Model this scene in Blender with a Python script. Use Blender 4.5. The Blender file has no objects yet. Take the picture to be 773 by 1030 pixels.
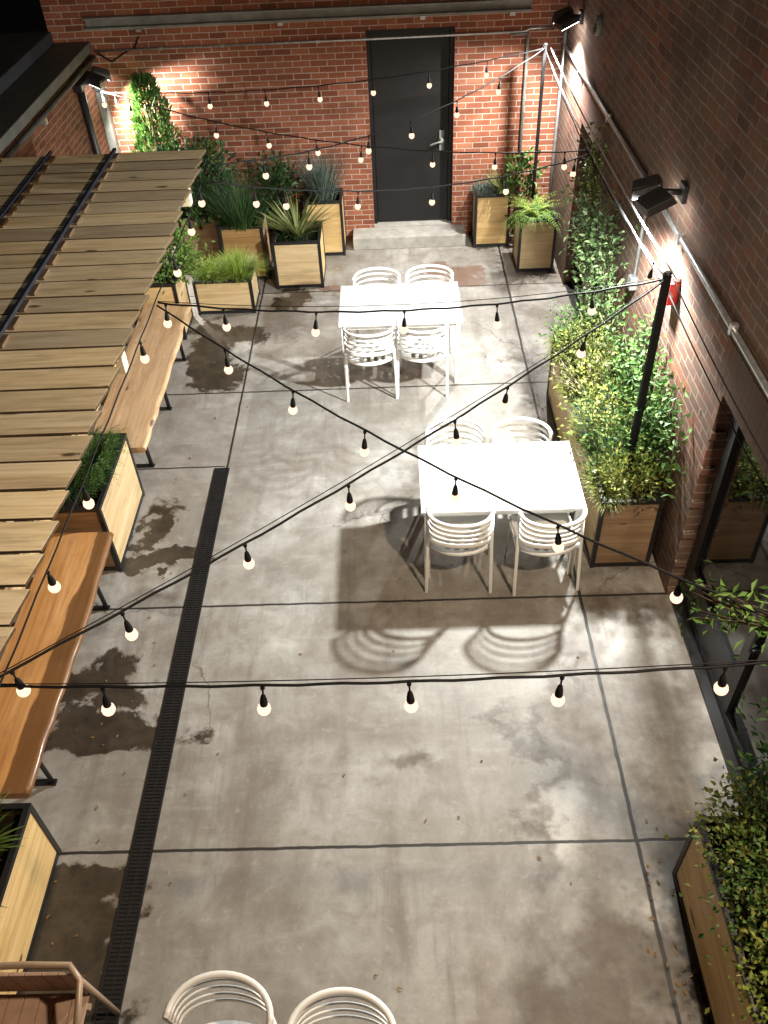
import bpy, bmesh, math, random
from mathutils import Vector as V, Matrix, Euler, noise
R = math.radians
rnd = random.Random(7)
S = bpy.context.scene
COL = S.collection

# ------------------------------------------------------------------ helpers
class MB:
    """collects shapes in one bmesh; several materials by slot"""
    def __init__(s): s.bm = bmesh.new()
    def face(s, pts, mi=0, smooth=False):
        f = s.bm.faces.new([s.bm.verts.new(p) for p in pts]); f.material_index = mi; f.smooth = smooth; return f
    def box(s, x0, x1, y0, y1, z0, z1, mi=0, bev=0.0):
        b = bmesh.new()
        bmesh.ops.create_cube(b, size=1)
        for v in b.verts:
            v.co = V(((x0+x1)/2+v.co.x*(x1-x0), (y0+y1)/2+v.co.y*(y1-y0), (z0+z1)/2+v.co.z*(z1-z0)))
        if bev: bmesh.ops.bevel(b, geom=b.edges[:], offset=bev, segments=2, profile=.7, affect='EDGES')
        s.add(b, mi)
    def obox(s, c, size, rot, mi=0, bev=0.0, taper=1.0):
        b = bmesh.new(); bmesh.ops.create_cube(b, size=1)
        for v in b.verts:
            k = taper if v.co.z > 0 else 1
            v.co = V((v.co.x*size[0]*k, v.co.y*size[1]*k, v.co.z*size[2]))
        if bev: bmesh.ops.bevel(b, geom=b.edges[:], offset=bev, segments=2, profile=.7, affect='EDGES')
        m = Matrix.Translation(V(c)) @ (rot.to_matrix().to_4x4() if isinstance(rot, Euler) else rot.to_4x4())
        bmesh.ops.transform(b, matrix=m, verts=b.verts)
        s.add(b, mi)
    def add(s, b, mi=0, smooth=False):
        vm = {v: s.bm.verts.new(v.co) for v in b.verts}
        for f in b.faces:
            try:
                g = s.bm.faces.new([vm[v] for v in f.verts]); g.material_index = mi; g.smooth = smooth or f.smooth
            except ValueError: pass
        b.free()
    def tube(s, pts, r, n=8, mi=0, cap=True, up=V((0, 0, 1))):
        pts = [V(p) for p in pts]; rings = []
        for i, p in enumerate(pts):
            t = (pts[min(i+1, len(pts)-1)]-pts[max(i-1, 0)]).normalized()
            a = t.cross(up if abs(t.dot(up)) < .95 else V((1, 0, 0))).normalized(); b = t.cross(a)
            rr = r[i] if isinstance(r, (list, tuple)) else r
            rings.append([s.bm.verts.new(p+(a*math.cos(2*math.pi*k/n)+b*math.sin(2*math.pi*k/n))*rr) for k in range(n)])
        for A, B in zip(rings, rings[1:]):
            for k in range(n):
                f = s.bm.faces.new((A[k], A[(k+1) % n], B[(k+1) % n], B[k])); f.smooth = True; f.material_index = mi
        if cap:
            for q in (rings[0], rings[-1][::-1]):
                f = s.bm.faces.new(q); f.material_index = mi
    def band(s, pts, w, h, mi=0, tilt=0.0):
        """rectangular section swept along pts; h along z, w outward"""
        pts = [V(p) for p in pts]; rings = []
        for i, p in enumerate(pts):
            t = (pts[min(i+1, len(pts)-1)]-pts[max(i-1, 0)]).normalized()
            o = t.cross(V((0, 0, 1))).normalized(); u = V((0, 0, 1))
            u2 = u*math.cos(tilt)+o*math.sin(tilt); o2 = o*math.cos(tilt)-u*math.sin(tilt)
            k = .3
            prof = [(-.5, -.5+k), (-.5+k, -.5), (.5-k, -.5), (.5, -.5+k), (.5, .5-k), (.5-k, .5), (-.5+k, .5), (-.5, .5-k)]
            rings.append([s.bm.verts.new(p+o2*a*w+u2*b*h) for a, b in prof])
        n = 8
        for A, B in zip(rings, rings[1:]):
            for k in range(n):
                f = s.bm.faces.new((A[k], A[(k+1) % n], B[(k+1) % n], B[k])); f.smooth = True; f.material_index = mi
        for q in (rings[0], rings[-1][::-1]): s.bm.faces.new(q).material_index = mi
    def lathe(s, prof, c, n=12, mi=0):
        c = V(c); rings = []
        for r, z in prof:
            rings.append([s.bm.verts.new(c+V((r*math.cos(2*math.pi*k/n), r*math.sin(2*math.pi*k/n), z))) for k in range(n)])
        for A, B in zip(rings, rings[1:]):
            for k in range(n):
                f = s.bm.faces.new((A[k], A[(k+1) % n], B[(k+1) % n], B[k])); f.smooth = True; f.material_index = mi
        for q in (rings[0], rings[-1]):
            f = s.bm.faces.new(q); f.material_index = mi
    def build(s, name, mats, parent=None, fix=True):
        if fix: bmesh.ops.recalc_face_normals(s.bm, faces=s.bm.faces)
        me = bpy.data.meshes.new(name); s.bm.to_mesh(me); s.bm.free()
        for m in (mats if isinstance(mats, (list, tuple)) else [mats]): me.materials.append(m)
        o = bpy.data.objects.new(name, me); COL.objects.link(o)
        if parent: o.parent = parent
        return o

def tag(o, label=None, cat=None, group=None, kind=None):
    if label: o['label'] = label
    if cat: o['category'] = cat
    if group: o['group'] = group
    if kind: o['kind'] = kind
    return o
def thing(name, label, cat, loc=(0, 0, 0), rz=0, group=None):
    o = bpy.data.objects.new(name, None); COL.objects.link(o); o.location = loc; o.rotation_euler = (0, 0, rz)
    o.empty_display_size = .1
    return tag(o, label, cat, group)
def dup(root, loc, rz, label, group=None):
    r = root.copy(); COL.objects.link(r); r.location = loc; r.rotation_euler = (0, 0, rz); r['label'] = label
    if group: r['group'] = group
    for ch in list(root.children):
        c = ch.copy(); COL.objects.link(c); c.parent = r
        for g in ch.children:
            d = g.copy(); COL.objects.link(d); d.parent = c
    return r

# ------------------------------------------------------------------ materials
class NT:
    def __init__(s, name):
        s.m = bpy.data.materials.new(name); s.m.use_nodes = True
        s.t = s.m.node_tree; s.t.nodes.clear()
        s.out = s.n('ShaderNodeOutputMaterial')
    def n(s, typ, **kw):
        x = s.t.nodes.new(typ)
        for k, v in kw.items():
            if k[0] == '_': setattr(x, k[1:], v)
            else: s.set(x.inputs[k.replace('__', ' ')], v)
        return x
    def set(s, sock, v):
        if hasattr(v, 'is_output'): s.t.links.new(v, sock)
        elif hasattr(v, 'outputs'): s.t.links.new(v.outputs[0], sock)
        else:
            if isinstance(v, tuple) and sock.type == 'RGBA' and len(v) == 3: v = v+(1,)
            sock.default_value = v
    def math(s, op, a, b=None, clamp=False):
        x = s.n('ShaderNodeMath', _operation=op, _use_clamp=clamp); s.set(x.inputs[0], a)
        if b is not None: s.set(x.inputs[1], b)
        return x.outputs[0]
    def mix(s, f, a, b, mode='MIX'):
        x = s.n('ShaderNodeMix', _data_type='RGBA', _blend_type=mode)
        s.set(x.inputs[0], f); s.set(x.inputs[6], a); s.set(x.inputs[7], b); return x.outputs[2]
    def ramp(s, f, stops, interp='LINEAR'):
        x = s.n('ShaderNodeValToRGB'); s.set(x.inputs[0], f); r = x.color_ramp; r.interpolation = interp
        while len(r.elements) < len(stops): r.elements.new(.5)
        for e, (p, c) in zip(r.elements, stops):
            e.position = p; e.color = (c, c, c, 1) if not isinstance(c, tuple) else c+(1,)
        return x.outputs[0]
    def noise(s, vec, scale, det=4, rough=.55, dist=0):
        x = s.n('ShaderNodeTexNoise', Scale=scale, Detail=det, Roughness=rough, Distortion=dist)
        if vec is not None: s.set(x.inputs['Vector'], vec)
        return x.outputs[0]
    def smooth(s, v, a, b):
        x = s.n('ShaderNodeMapRange', _interpolation_type='SMOOTHSTEP'); s.set(x.inputs[0], v)
        x.inputs[1].default_value = a; x.inputs[2].default_value = b; return x.outputs[0]
    def bsdf(s, **kw):
        b = s.n('ShaderNodeBsdfPrincipled', **kw); s.t.links.new(b.outputs[0], s.out.inputs[0]); return b
    def bump(s, h, strength=.3, dist=.01):
        return s.n('ShaderNodeBump', Height=h, Strength=strength, Distance=dist).outputs[0]
    def obj(s): return s.n('ShaderNodeTexCoord').outputs['Object']
    def scale(s, v, sc, off=(0, 0, 0)):
        return s.n('ShaderNodeMapping', Vector=v, Scale=sc, Location=off).outputs[0]

def simple(name, col, rough=.5, metal=0, spec=.5, nscale=0, namp=.15, bump=0, bscale=60):
    t = NT(name); o = t.obj(); c = col
    if nscale:
        f = t.noise(o, nscale, 5, .6); c = t.mix(t.ramp(f, [(.3, 0.), (.7, 1.)]), tuple(x*(1-namp) for x in col), tuple(min(1, x*(1+namp)) for x in col))
    b = t.bsdf(Base__Color=c, Roughness=rough, Metallic=metal); b.inputs['Specular IOR Level'].default_value = spec
    if bump: t.set(b.inputs['Normal'], t.bump(t.noise(o, bscale, 3), bump, .003))
    return t.m

def brick(name, cols, mortar, bw=.203, rh=.0667, ms=.006, grime=.3, soldier=False, bstr=.6, smear=0.0, wob=1.0):
    t = NT(name); o = t.obj(); g = t.n('ShaderNodeNewGeometry')
    sx = t.n('ShaderNodeSeparateXYZ', Vector=o); nn = t.n('ShaderNodeSeparateXYZ', Vector=g.outputs['Normal'])
    ax = t.math('GREATER_THAN', t.math('ABSOLUTE', nn.outputs[0]), .6)
    az = t.math('GREATER_THAN', t.math('ABSOLUTE', nn.outputs[2]), .6)
    X, Y, Z = sx.outputs
    def mixf(f, a, b): return t.math('ADD', t.math('MULTIPLY', a, t.math('SUBTRACT', 1., f)), t.math('MULTIPLY', b, f))
    u = mixf(ax, X, Y); v = mixf(az, Z, Y)
    if soldier: u, v = v, u
    # hand-laid wobble
    nz = t.n('ShaderNodeTexNoise', Vector=o, Scale=3.0, Detail=2)
    u = t.math('ADD', u, t.math('MULTIPLY', t.math('SUBTRACT', nz.outputs[0], .5), .02*wob))
    v = t.math('ADD', v, t.math('MULTIPLY', t.math('SUBTRACT', t.noise(o, 2.1, 3), .5), .014*wob))
    vec = t.n('ShaderNodeCombineXYZ', X=u, Y=v)
    br = t.n('ShaderNodeTexBrick', Vector=vec, Color1=(0, 0, 0), Color2=(1, 1, 1), Mortar=(.5, .5, .5), Scale=1.0)
    br.inputs['Brick Width'].default_value = bw; br.inputs['Row Height'].default_value = rh
    br.inputs['Mortar Size'].default_value = ms; br.inputs['Mortar Smooth'].default_value = .35
    br.offset = 0.0 if soldier else .5
    k = len(cols)-1
    c = t.ramp(br.outputs['Color'], [(i/k, x) for i, x in enumerate(cols)])
    c = t.mix(t.ramp(t.noise(o, 38, 4, .7), [(.35, 0.), (.75, .55)]), c, tuple(x*.55 for x in cols[0]), 'MIX')
    mf = br.outputs['Fac']
    if wob > 1:   # old wall: mortar flush and stained in places, large tonal patches
        mf = t.math('MULTIPLY', mf, t.ramp(t.noise(o, 6, 5, .7), [(.35, .35), (.6, 1.)]))
        c = t.mix(t.math('MULTIPLY', t.smooth(t.noise(o, 2.3, 5, .65), .45, .7), .5), c, (.24, .10, .07))
        c = t.mix(t.math('MULTIPLY', t.smooth(t.noise(o, 17, 5, .75), .5, .75), .5), c, (.05, .03, .025))
        c = t.mix(t.math('MULTIPLY', t.smooth(t.noise(o, 1.1, 5, .6), .36, .60), .75), c, (.16, .112, .085))
    if smear:
        mf = t.math('MAXIMUM', mf, t.math('MULTIPLY', t.smooth(t.noise(o, 9, 5, .7), .55, .8), smear))
    mc = t.mix(t.noise(o, 14, 3), tuple(x*.75 for x in mortar), mortar)
    c = t.mix(mf, c, mc)
    gr = t.noise(o, 1.3, 5, .6)
    c = t.mix(t.math('MULTIPLY', t.smooth(gr, .42, .75), grime), c, (.03, .025, .022))
    b = t.bsdf(Base__Color=c, Roughness=.88); b.inputs['Specular IOR Level'].default_value = .25
    h = t.math('ADD', t.math('MULTIPLY', t.math('SUBTRACT', 1., br.outputs['Fac']), 1.), t.math('MULTIPLY', t.noise(o, 90, 3), .35))
    t.set(b.inputs['Normal'], t.bump(h, bstr, .006))
    return t.m

def wood(name, cols, axis=1, gs=1.0, rough=.6, knots=True, rand=.3, stripe=None, gloss=False, spec=.4):
    """grain runs along local axis (0=x,1=y,2=z)"""
    t = NT(name); o = t.obj(); oi = t.n('ShaderNodeObjectInfo')
    off = t.n('ShaderNodeCombineXYZ', X=t.math('MULTIPLY', oi.outputs['Random'], 31.), Y=t.math('MULTIPLY', oi.outputs['Random'], 57.), Z=t.math('MULTIPLY', oi.outputs['Random'], 13.))
    p = t.n('ShaderNodeVectorMath', _operation='ADD'); t.set(p.inputs[0], o); t.set(p.inputs[1], off); p = p.outputs[0]
    sc = [14*gs]*3; sc[axis] = 1.1*gs
    q = t.scale(p, tuple(sc))
    f = t.noise(q, 1.0, 6, .6, 1.4)
    c = t.ramp(f, [(.25, cols[0]), (.48, cols[1]), (.72, cols[2])])
    sc2 = [70*gs]*3; sc2[axis] = 2.5*gs
    fine = t.noise(t.scale(p, tuple(sc2)), 1.0, 3, .6)
    c = t.mix(t.ramp(fine, [(.45, 0.), (.75, .38)]), c, tuple(x*.45 for x in cols[0]))
    if knots:
        sk = [5.5]*3; sk[axis] = 1.7
        vo = t.n('ShaderNodeTexVoronoi', Vector=t.scale(p, tuple(sk)), Scale=1.0)
        kd = t.math('ADD', vo.outputs['Distance'], t.math('MULTIPLY', t.math('SUBTRACT', t.noise(p, 25, 3), .5), .09))
        c = t.mix(t.smooth(kd, .12, .05), c, tuple(x*.22 for x in cols[0]))
    bs = [9.]*3; bs[axis] = 2.2; big = t.noise(t.scale(p, tuple(bs)), 1.0, 5, .65)
    c = t.mix(t.math('MULTIPLY', t.smooth(big, .48, .72), .38), c, tuple(x*.5 for x in cols[0]))
    if stripe:
        sx = t.n('ShaderNodeSeparateXYZ', Vector=o)
        xx = t.math('ADD', sx.outputs[0], t.math('MULTIPLY', t.math('SUBTRACT', t.noise(t.scale(p, (2, .8, 2)), 1.2, 4), .5), .22))
        c = t.mix(t.math('MULTIPLY', t.smooth(xx, stripe[0], stripe[1]), stripe[2]), c, stripe[3])
    hv = t.n('ShaderNodeHueSaturation', Color=c, Value=t.math('ADD', 1-rand, t.math('MULTIPLY', oi.outputs['Random'], 2*rand)), Saturation=t.math('ADD', .85, t.math('MULTIPLY', oi.outputs['Random'], .25)))
    rr = rough if not gloss else t.ramp(t.noise(p, 3, 4), [(.35, rough*.6), (.65, rough*1.5)])
    b = t.bsdf(Base__Color=hv.outputs[0], Roughness=rr); b.inputs['Specular IOR Level'].default_value = spec
    t.set(b.inputs['Normal'], t.bump(t.math('ADD', f, fine), .25, .004))
    return t.m

def leaf(name, c0, c1, c2, rough=.5, transl=.25):
    t = NT(name); g = t.n('ShaderNodeNewGeometry')
    c = t.ramp(g.outputs['Random Per Island'], [(0., c0), (.55, c1), (1., c2)])
    b = t.n('ShaderNodeBsdfPrincipled', Base__Color=c, Roughness=rough); b.inputs['Specular IOR Level'].default_value = .35
    tr = t.n('ShaderNodeBsdfTranslucent', Color=c)
    mx = t.n('ShaderNodeMixShader', Fac=transl); t.t.links.new(b.outputs[0], mx.inputs[1]); t.t.links.new(tr.outputs[0], mx.inputs[2])
    t.t.links.new(mx.outputs[0], t.out.inputs[0]); return t.m

M = {}
M['brick_back'] = brick('red_brick', [(.18, .060, .034), (.28, .095, .052), (.36, .130, .072), (.22, .070, .042), (.40, .16, .09)], (.50, .42, .35), ms=.0055, grime=.35)
M['brick_right'] = brick('old_brick', [(.11, .05, .034), (.23, .088, .055), (.35, .13, .072), (.15, .08, .06), (.23, .13, .095), (.11, .05, .04), (.29, .105, .058)], (.35, .28, .22), bw=.215, rh=.075, ms=.008, grime=.55, bstr=1.0, smear=.45, wob=3.0)
M['brick_soldier'] = brick('soldier_brick', [(.10, .038, .028), (.19, .068, .046), (.25, .088, .058), (.13, .055, .04)], (.20, .16, .13), bw=.34, rh=.075, ms=.009, grime=.35, soldier=True, bstr=1.0, smear=.35, wob=1.2)
M['brick_left'] = brick('brown_brick', [(.10, .036, .02), (.14, .05, .026), (.18, .066, .034), (.12, .04, .022)], (.22, .16, .11), grime=.3)
M['black'] = simple('black_steel', (.012, .012, .013), .42, .0, .5, 40, .3)
M['postblack'] = simple('matt_black_post', (.008, .008, .009), .85, 0, .15)
M['bronze'] = simple('dark_bronze_frame', (.018, .017, .018), .38, .2, .5, 20, .3)
M['door'] = simple('charcoal_door_paint', (.0075, .0075, .008), .55, 0, .35, 3, .12, .06, 90)
M['galv'] = simple('galvanised_steel', (.48, .50, .52), .38, .85, .5, 18, .25)
M['steelpaint'] = simple('grey_painted_steel', (.20, .21, .20), .55, .1, .5, 6, .25, .1, 30)
M['white'] = simple('white_plastic', (.78, .78, .76), .42, 0, .4, 5, .04)
M['tabletop'] = simple('white_laminate', (.62, .62, .61), .35, 0, .5, 2.5, .10)
M['soil'] = simple('dark_soil', (.018, .012, .009), .95, 0, .1, 30, .5, .8, 40)
M['cable'] = simple('black_rubber', (.010, .010, .011), .75, 0, .2)
M['wire'] = simple('steel_wire', (.40, .40, .40), .4, .0, .5)
M['stepc'] = simple('step_concrete', (.36, .35, .32), .8, 0, .3, 7, .22, .3, 50)
M['rail'] = simple('dark_blue_steel', (.020, .022, .035), .45, .2, .5, 15, .3)
M['redbox'] = simple('red_paint', (.45, .03, .025), .4, 0, .5, 8, .15)
M['tanmetal'] = simple('brown_slat_plastic', (.40, .26, .19), .5, 0, .4, 12, .18)
M['tantube'] = simple('tan_tube', (.36, .26, .18), .4, .1, .5, 12, .12)
M['coping'] = simple('dull_coping', (.075, .078, .07), .6, 0, .4, 6, .3)
M['roofm'] = simple('grey_roof_membrane', (.035, .037, .042), .8, 0, .3, 3, .3, .3, 20)
M['dark'] = simple('dark_interior', (.012, .011, .011), .9)
M['bark'] = simple('bark', (.07, .05, .035), .9, 0, .2, 20, .3, .5, 40)
M['twig'] = simple('dry_twig', (.26, .22, .15), .8, 0, .2, 20, .3)
M['rubber'] = simple('rubber_foot', (.02, .02, .02), .8)
M['slat'] = wood('weathered_pine', [(.55, .43, .27), (.80, .68, .46), (.88, .79, .60)], 0, .8, .7, True, .26, spec=.25)
M['slat_edge'] = simple('dark_slat_edge', (.085, .058, .034), .9, 0, .1, 40, .3)
M['beamwood'] = wood('pale_pine_beam', [(.36, .25, .13), (.48, .35, .20), (.58, .45, .28)], 1, .8, .65, True, .1)
M['panel_x'] = wood('plywood_panel', [(.46, .31, .14), (.60, .425, .21), (.70, .53, .30)], 0, .5, .55, True, .14)
M['panel_y'] = wood('plywood_side', [(.46, .31, .14), (.60, .425, .21), (.70, .53, .30)], 1, .5, .55, True, .14)
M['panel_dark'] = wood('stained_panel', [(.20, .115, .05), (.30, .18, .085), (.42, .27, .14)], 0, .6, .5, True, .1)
M['slab'] = wood('live_edge_slab', [(.42, .19, .066), (.58, .30, .115), (.70, .40, .18)], 1, .55, .36, True, .08, stripe=(.085, .10, .85, (.12, .055, .022)), gloss=True)
M['slab2'] = wood('live_edge_slab_pale', [(.44, .25, .11), (.60, .37, .18), (.72, .50, .28)], 1, .6, .34, True, .08, gloss=True, spec=.7)
M['wedge_shade'] = wood('wedge_shade_block', [(.10, .055, .026), (.15, .09, .045), (.20, .125, .065)], 1, 1, .8, False, .2)
# bulbs, lenses
def emit(name, col, st):
    t = NT(name); e = t.n('ShaderNodeEmission', Color=col, Strength=st); t.t.links.new(e.outputs[0], t.out.inputs[0])
    return t.m
M['bulb'] = emit('frosted_bulb_glow', (1.0, .68, .47), 1.7)
M['lens'] = emit('flood_lens', (1.0, .97, .92), 20.)
try: M['bulb'].cycles.emission_sampling = 'NONE'; M['lens'].cycles.emission_sampling = 'NONE'
except Exception: pass
# dark glazing
t = NT('dark_glass'); b = t.bsdf(Base__Color=(.006, .006, .007), Roughness=.03); b.inputs['IOR'].default_value = 1.75; M['glass'] = t.m
# leaves
M['lf_mid'] = leaf('leaf_mid_green', (0.033, 0.075, 0.018), (0.075, 0.158, 0.036), (0.150, 0.255, 0.068))
M['lf_bright'] = leaf('leaf_bright_green', (.06, .12, .022), (.12, .23, .04), (.22, .34, .08))
M['lf_dark'] = leaf('leaf_dark_green', (0.017, 0.044, 0.017), (0.037, 0.085, 0.031), (0.076, 0.145, 0.051))
M['lf_yel'] = leaf('leaf_yellow_green', (.10, .16, .022), (.20, .29, .04), (.32, .40, .08))
M['lf_blue'] = leaf('leaf_blue_grey', (0.060, 0.090, 0.074), (0.108, 0.150, 0.126), (0.180, 0.228, 0.192))
M['lf_agave'] = leaf('leaf_variegated', (.09, .12, .035), (.20, .23, .075), (.36, .37, .16))
M['lf_olive'] = leaf('leaf_olive', (0.053, 0.068, 0.015), (0.112, 0.135, 0.030), (0.225, 0.240, 0.068))
M['lf_vine'] = leaf('leaf_vine', (0.045, 0.083, 0.027), (0.112, 0.188, 0.068), (0.210, 0.285, 0.128))
M['lf_oly'] = leaf('leaf_olive_yellow', (0.061, 0.081, 0.016), (0.149, 0.176, 0.034), (0.324, 0.338, 0.081))
M['lf_conif'] = leaf('conifer_green', (.03, .075, .016), (.065, .145, .028), (.11, .21, .045))
M['lf_dry'] = leaf('dry_leaf', (.14, .07, .02), (.24, .13, .04), (.34, .22, .08))

# concrete patio with joints, stains, wet patches and painted shade
def patio():
    t = NT('patio_concrete'); o = t.obj(); sp = t.n('ShaderNodeSeparateXYZ', Vector=o); X, Y, Z = sp.outputs
    n1 = t.noise(o, .75, 7, .66, .7); n2 = t.noise(o, 4.5, 6, .65, .6); n3 = t.noise(o, 55, 3, .7)
    c = t.ramp(n1, [(.30, (.165, .148, .127)), (.46, (.265, .250, .228)), (.58, (.345, .336, .315)), (.72, (.45, .443, .42))])
    c = t.mix(t.ramp(n2, [(.34, .6), (.60, 0.)]), c, (.165, .142, .118))
    c = t.mix(t.math('MULTIPLY', t.smooth(n3, .5, .8), .30), c, (.11, .10, .09))
    # trowel arcs, broom streaks, long run-off streaks
    st = t.noise(t.scale(o, (1.4, 9, 1)), 1.2, 4, .6)
    c = t.mix(t.math('MULTIPLY', t.smooth(st, .52, .8), .30), c, (.46, .44, .41))
    st2 = t.noise(t.n('ShaderNodeMapping', Vector=o, Rotation=(0, 0, R(28)), Scale=(15, 1.3, 1)).outputs[0], 1.0, 4, .6)
    c = t.mix(t.math('MULTIPLY', t.math('MULTIPLY', t.smooth(st2, .46, .72), t.smooth(t.noise(o, .9, 3), .42, .62)), .55), c, (.155, .13, .108))
    st3 = t.noise(t.scale(o, (3.2, .42, 1), (5, 2, 0)), 1.0, 5, .62, .5)
    c = t.mix(t.math('MULTIPLY', t.smooth(st3, .50, .72), .55), c, (.15, .125, .105))
    fine = t.noise(o, 16, 6, .72, .4)
    c = t.mix(t.math('MULTIPLY', t.smooth(fine, .54, .74), .35), c, (.46, .445, .42))
    c = t.mix(t.math('MULTIPLY', t.smooth(fine, .44, .26), .35), c, (.12, .10, .085))
    wn = t.n('ShaderNodeTexNoise', Vector=o, Scale=1.7, Detail=5, Roughness=.6); wsep = t.n('ShaderNodeSeparateColor', Color=wn.outputs['Color'])
    X0, Y0 = X, Y
    def patches(lst, wob, nscale, lo, hi, warp=.5):
        best = None
        X = t.math('ADD', X0, t.math('MULTIPLY', t.math('SUBTRACT', wsep.outputs[0], .5), warp*2)); Y = t.math('ADD', Y0, t.math('MULTIPLY', t.math('SUBTRACT', wsep.outputs[1], .5), warp*2))
        for x, y, rx, ry in lst:
            d = t.math('ADD', t.math('POWER', t.math('ABSOLUTE', t.math('DIVIDE', t.math('SUBTRACT', X, x), rx)), 2.),
                       t.math('POWER', t.math('ABSOLUTE', t.math('DIVIDE', t.math('SUBTRACT', Y, y), ry)), 2.))
            d = t.math('SUBTRACT', 1., t.math('POWER', d, .5))
            best = d if best is None else t.math('MAXIMUM', best, d)
        nn = t.noise(o, nscale, 9, .70, .35)
        return t.smooth(t.math('ADD', best, t.math('MULTIPLY', t.math('SUBTRACT', nn, .5), wob)), lo, hi)
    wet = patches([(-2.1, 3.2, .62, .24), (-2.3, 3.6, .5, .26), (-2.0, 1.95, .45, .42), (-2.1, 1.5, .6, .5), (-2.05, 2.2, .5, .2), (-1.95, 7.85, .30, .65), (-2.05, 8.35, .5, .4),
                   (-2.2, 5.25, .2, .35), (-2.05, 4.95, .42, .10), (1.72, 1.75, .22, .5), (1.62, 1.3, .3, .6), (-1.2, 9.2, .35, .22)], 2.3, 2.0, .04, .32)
    stain_shade = patches([(1.05, 1.62, .62, .40), (.75, 1.45, .35, .2), (1.45, 2.0, .3, .7), (1.65, 3.1, .36, .9), (.85, 2.9, .12, .9), (1.2, 3.6, .12, .7), (1.3, 3.2, .5, .5), (.3, 5.9, .35, .5), (1.5, 9.5, .5, .45), (1.85, 8.6, .3, .6), (1.38, 7.6, .1, .6), (1.1, 1.75, .22, .25), (-2.1, 4.4, .5, .3), (1.75, 4.35, .5, .25)], 2.2, 2.2, -.45, .95, 1.0)  # brown stains, plus painted shadow streaks of the plants and post
    rust = patches([(.72, 9.72, .42, .36), (.45, 9.35, .30, .12), (-.75, 9.42, .4, .12)], 2.4, 2.8, .05, .45)
    pale = patches([(.95, 2.55, .22, .35), (1.55, 3.9, .14, .28), (1.15, 1.6, .12, .16), (1.42, 9.2, .06, .4), (1.3, 2.0, .1, .2)], 2.4, 3.0, -.25, 1.1, .35)
    c = t.mix(t.math('MULTIPLY', pale, .5), c, (.60, .58, .55))
    c = t.mix(t.math('MULTIPLY', rust, .75), c, (.15, .08, .05))
    c = t.mix(t.math('MULTIPLY', t.math('MULTIPLY', stain_shade, t.ramp(t.noise(o, 5, 7, .7), [(.3, .45), (.6, 1.)])), .85), c, (.075, .055, .038))
    stain = patches([(1.08, 1.62, .75, .42), (1.5, 2.0, .22, .6), (-.05, 2.95, .3, .12)], 2.0, 2.6, -.15, .85, .6)  # brown stain with the planter shrubs' shadow painted in
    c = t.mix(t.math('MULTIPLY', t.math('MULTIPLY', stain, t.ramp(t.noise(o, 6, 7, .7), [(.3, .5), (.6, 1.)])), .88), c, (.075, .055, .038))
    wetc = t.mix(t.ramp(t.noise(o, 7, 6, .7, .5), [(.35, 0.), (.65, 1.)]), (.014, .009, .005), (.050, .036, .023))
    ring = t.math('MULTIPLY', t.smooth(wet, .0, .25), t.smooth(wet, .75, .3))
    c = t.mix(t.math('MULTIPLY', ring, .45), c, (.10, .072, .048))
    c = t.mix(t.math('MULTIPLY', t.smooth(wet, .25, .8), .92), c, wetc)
    # joints
    j = None
    wob = t.math('MULTIPLY', t.math('SUBTRACT', t.noise(o, 5, 3), .5), .02)
    def line(a, pos, w):
        return t.smooth(t.math('ABSOLUTE', t.math('SUBTRACT', t.math('ADD', a, wob), pos)), w, w*.5)
    for p in (2.39, 4.36, 7.28, 9.37, .3):
        l = line(Y, p, .0135); j = l if j is None else t.math('MAXIMUM', j, l)
    l = t.math('MULTIPLY', line(Y, 6.08, .012), t.math('LESS_THAN', X, -1.64)); j = t.math('MAXIMUM', j, l)
    l = line(X, 1.36, .016); j = t.math('MAXIMUM', j, l)
    l = t.math('MULTIPLY', line(X, -1.62, .014), t.math('GREATER_THAN', Y, 6.04)); j = t.math('MAXIMUM', j, l)
    # grime creeping from joints, hairline cracks
    cr = t.n('ShaderNodeTexVoronoi', _feature='DISTANCE_TO_EDGE', Scale=.55); t.set(cr.inputs['Vector'], t.n('ShaderNodeVectorMath', _operation='ADD').outputs[0])
    vm = cr.inputs['Vector'].links[0].from_node; t.set(vm.inputs[0], o); nv = t.n('ShaderNodeTexNoise', Vector=o, Scale=3.0, Detail=5); sc_ = t.n('ShaderNodeVectorMath', _operation='SCALE'); t.set(sc_.inputs[0], nv.outputs['Color']); sc_.inputs['Scale'].default_value = .35; t.set(vm.inputs[1], sc_.outputs[0])
    crk = t.math('MULTIPLY', t.smooth(cr.outputs['Distance'], .0035, .001), t.smooth(t.noise(o, .7, 3), .50, .60))
    c = t.mix(t.math('MULTIPLY', crk, .7), c, (.06, .05, .04))
    c = t.mix(t.math('MULTIPLY', j, .96), c, (.012, .010, .008))
    rough = t.mix(wet, t.ramp(n2, [(.3, .5), (.7, .72)]), (.30, .30, .30))
    b = t.bsdf(Base__Color=c, Roughness=rough); b.inputs['Specular IOR Level'].default_value = .45
    h = t.math('SUBTRACT', t.math('ADD', t.math('MULTIPLY', n2, .5), t.math('MULTIPLY', n3, .25)), t.math('MULTIPLY', j, 1.5))
    t.set(b.inputs['Normal'], t.bump(h, .22, .006))
    return t.m
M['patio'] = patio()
M['ground'] = simple('dark_ground', (.04, .038, .035), .9, 0, .2, 2, .3)

# ------------------------------------------------------------------ setting
XR, YB, XL = 2.02, 10.76, -3.45
m = MB(); m.face([(-60, -30, -.02), (60, -30, -.02), (60, 90, -.02), (-60, 90, -.02)])
tag(m.build('ground', M['ground']), kind='structure')
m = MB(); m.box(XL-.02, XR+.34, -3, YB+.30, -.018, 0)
tag(m.build('patio', M['patio']), kind='structure')

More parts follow.
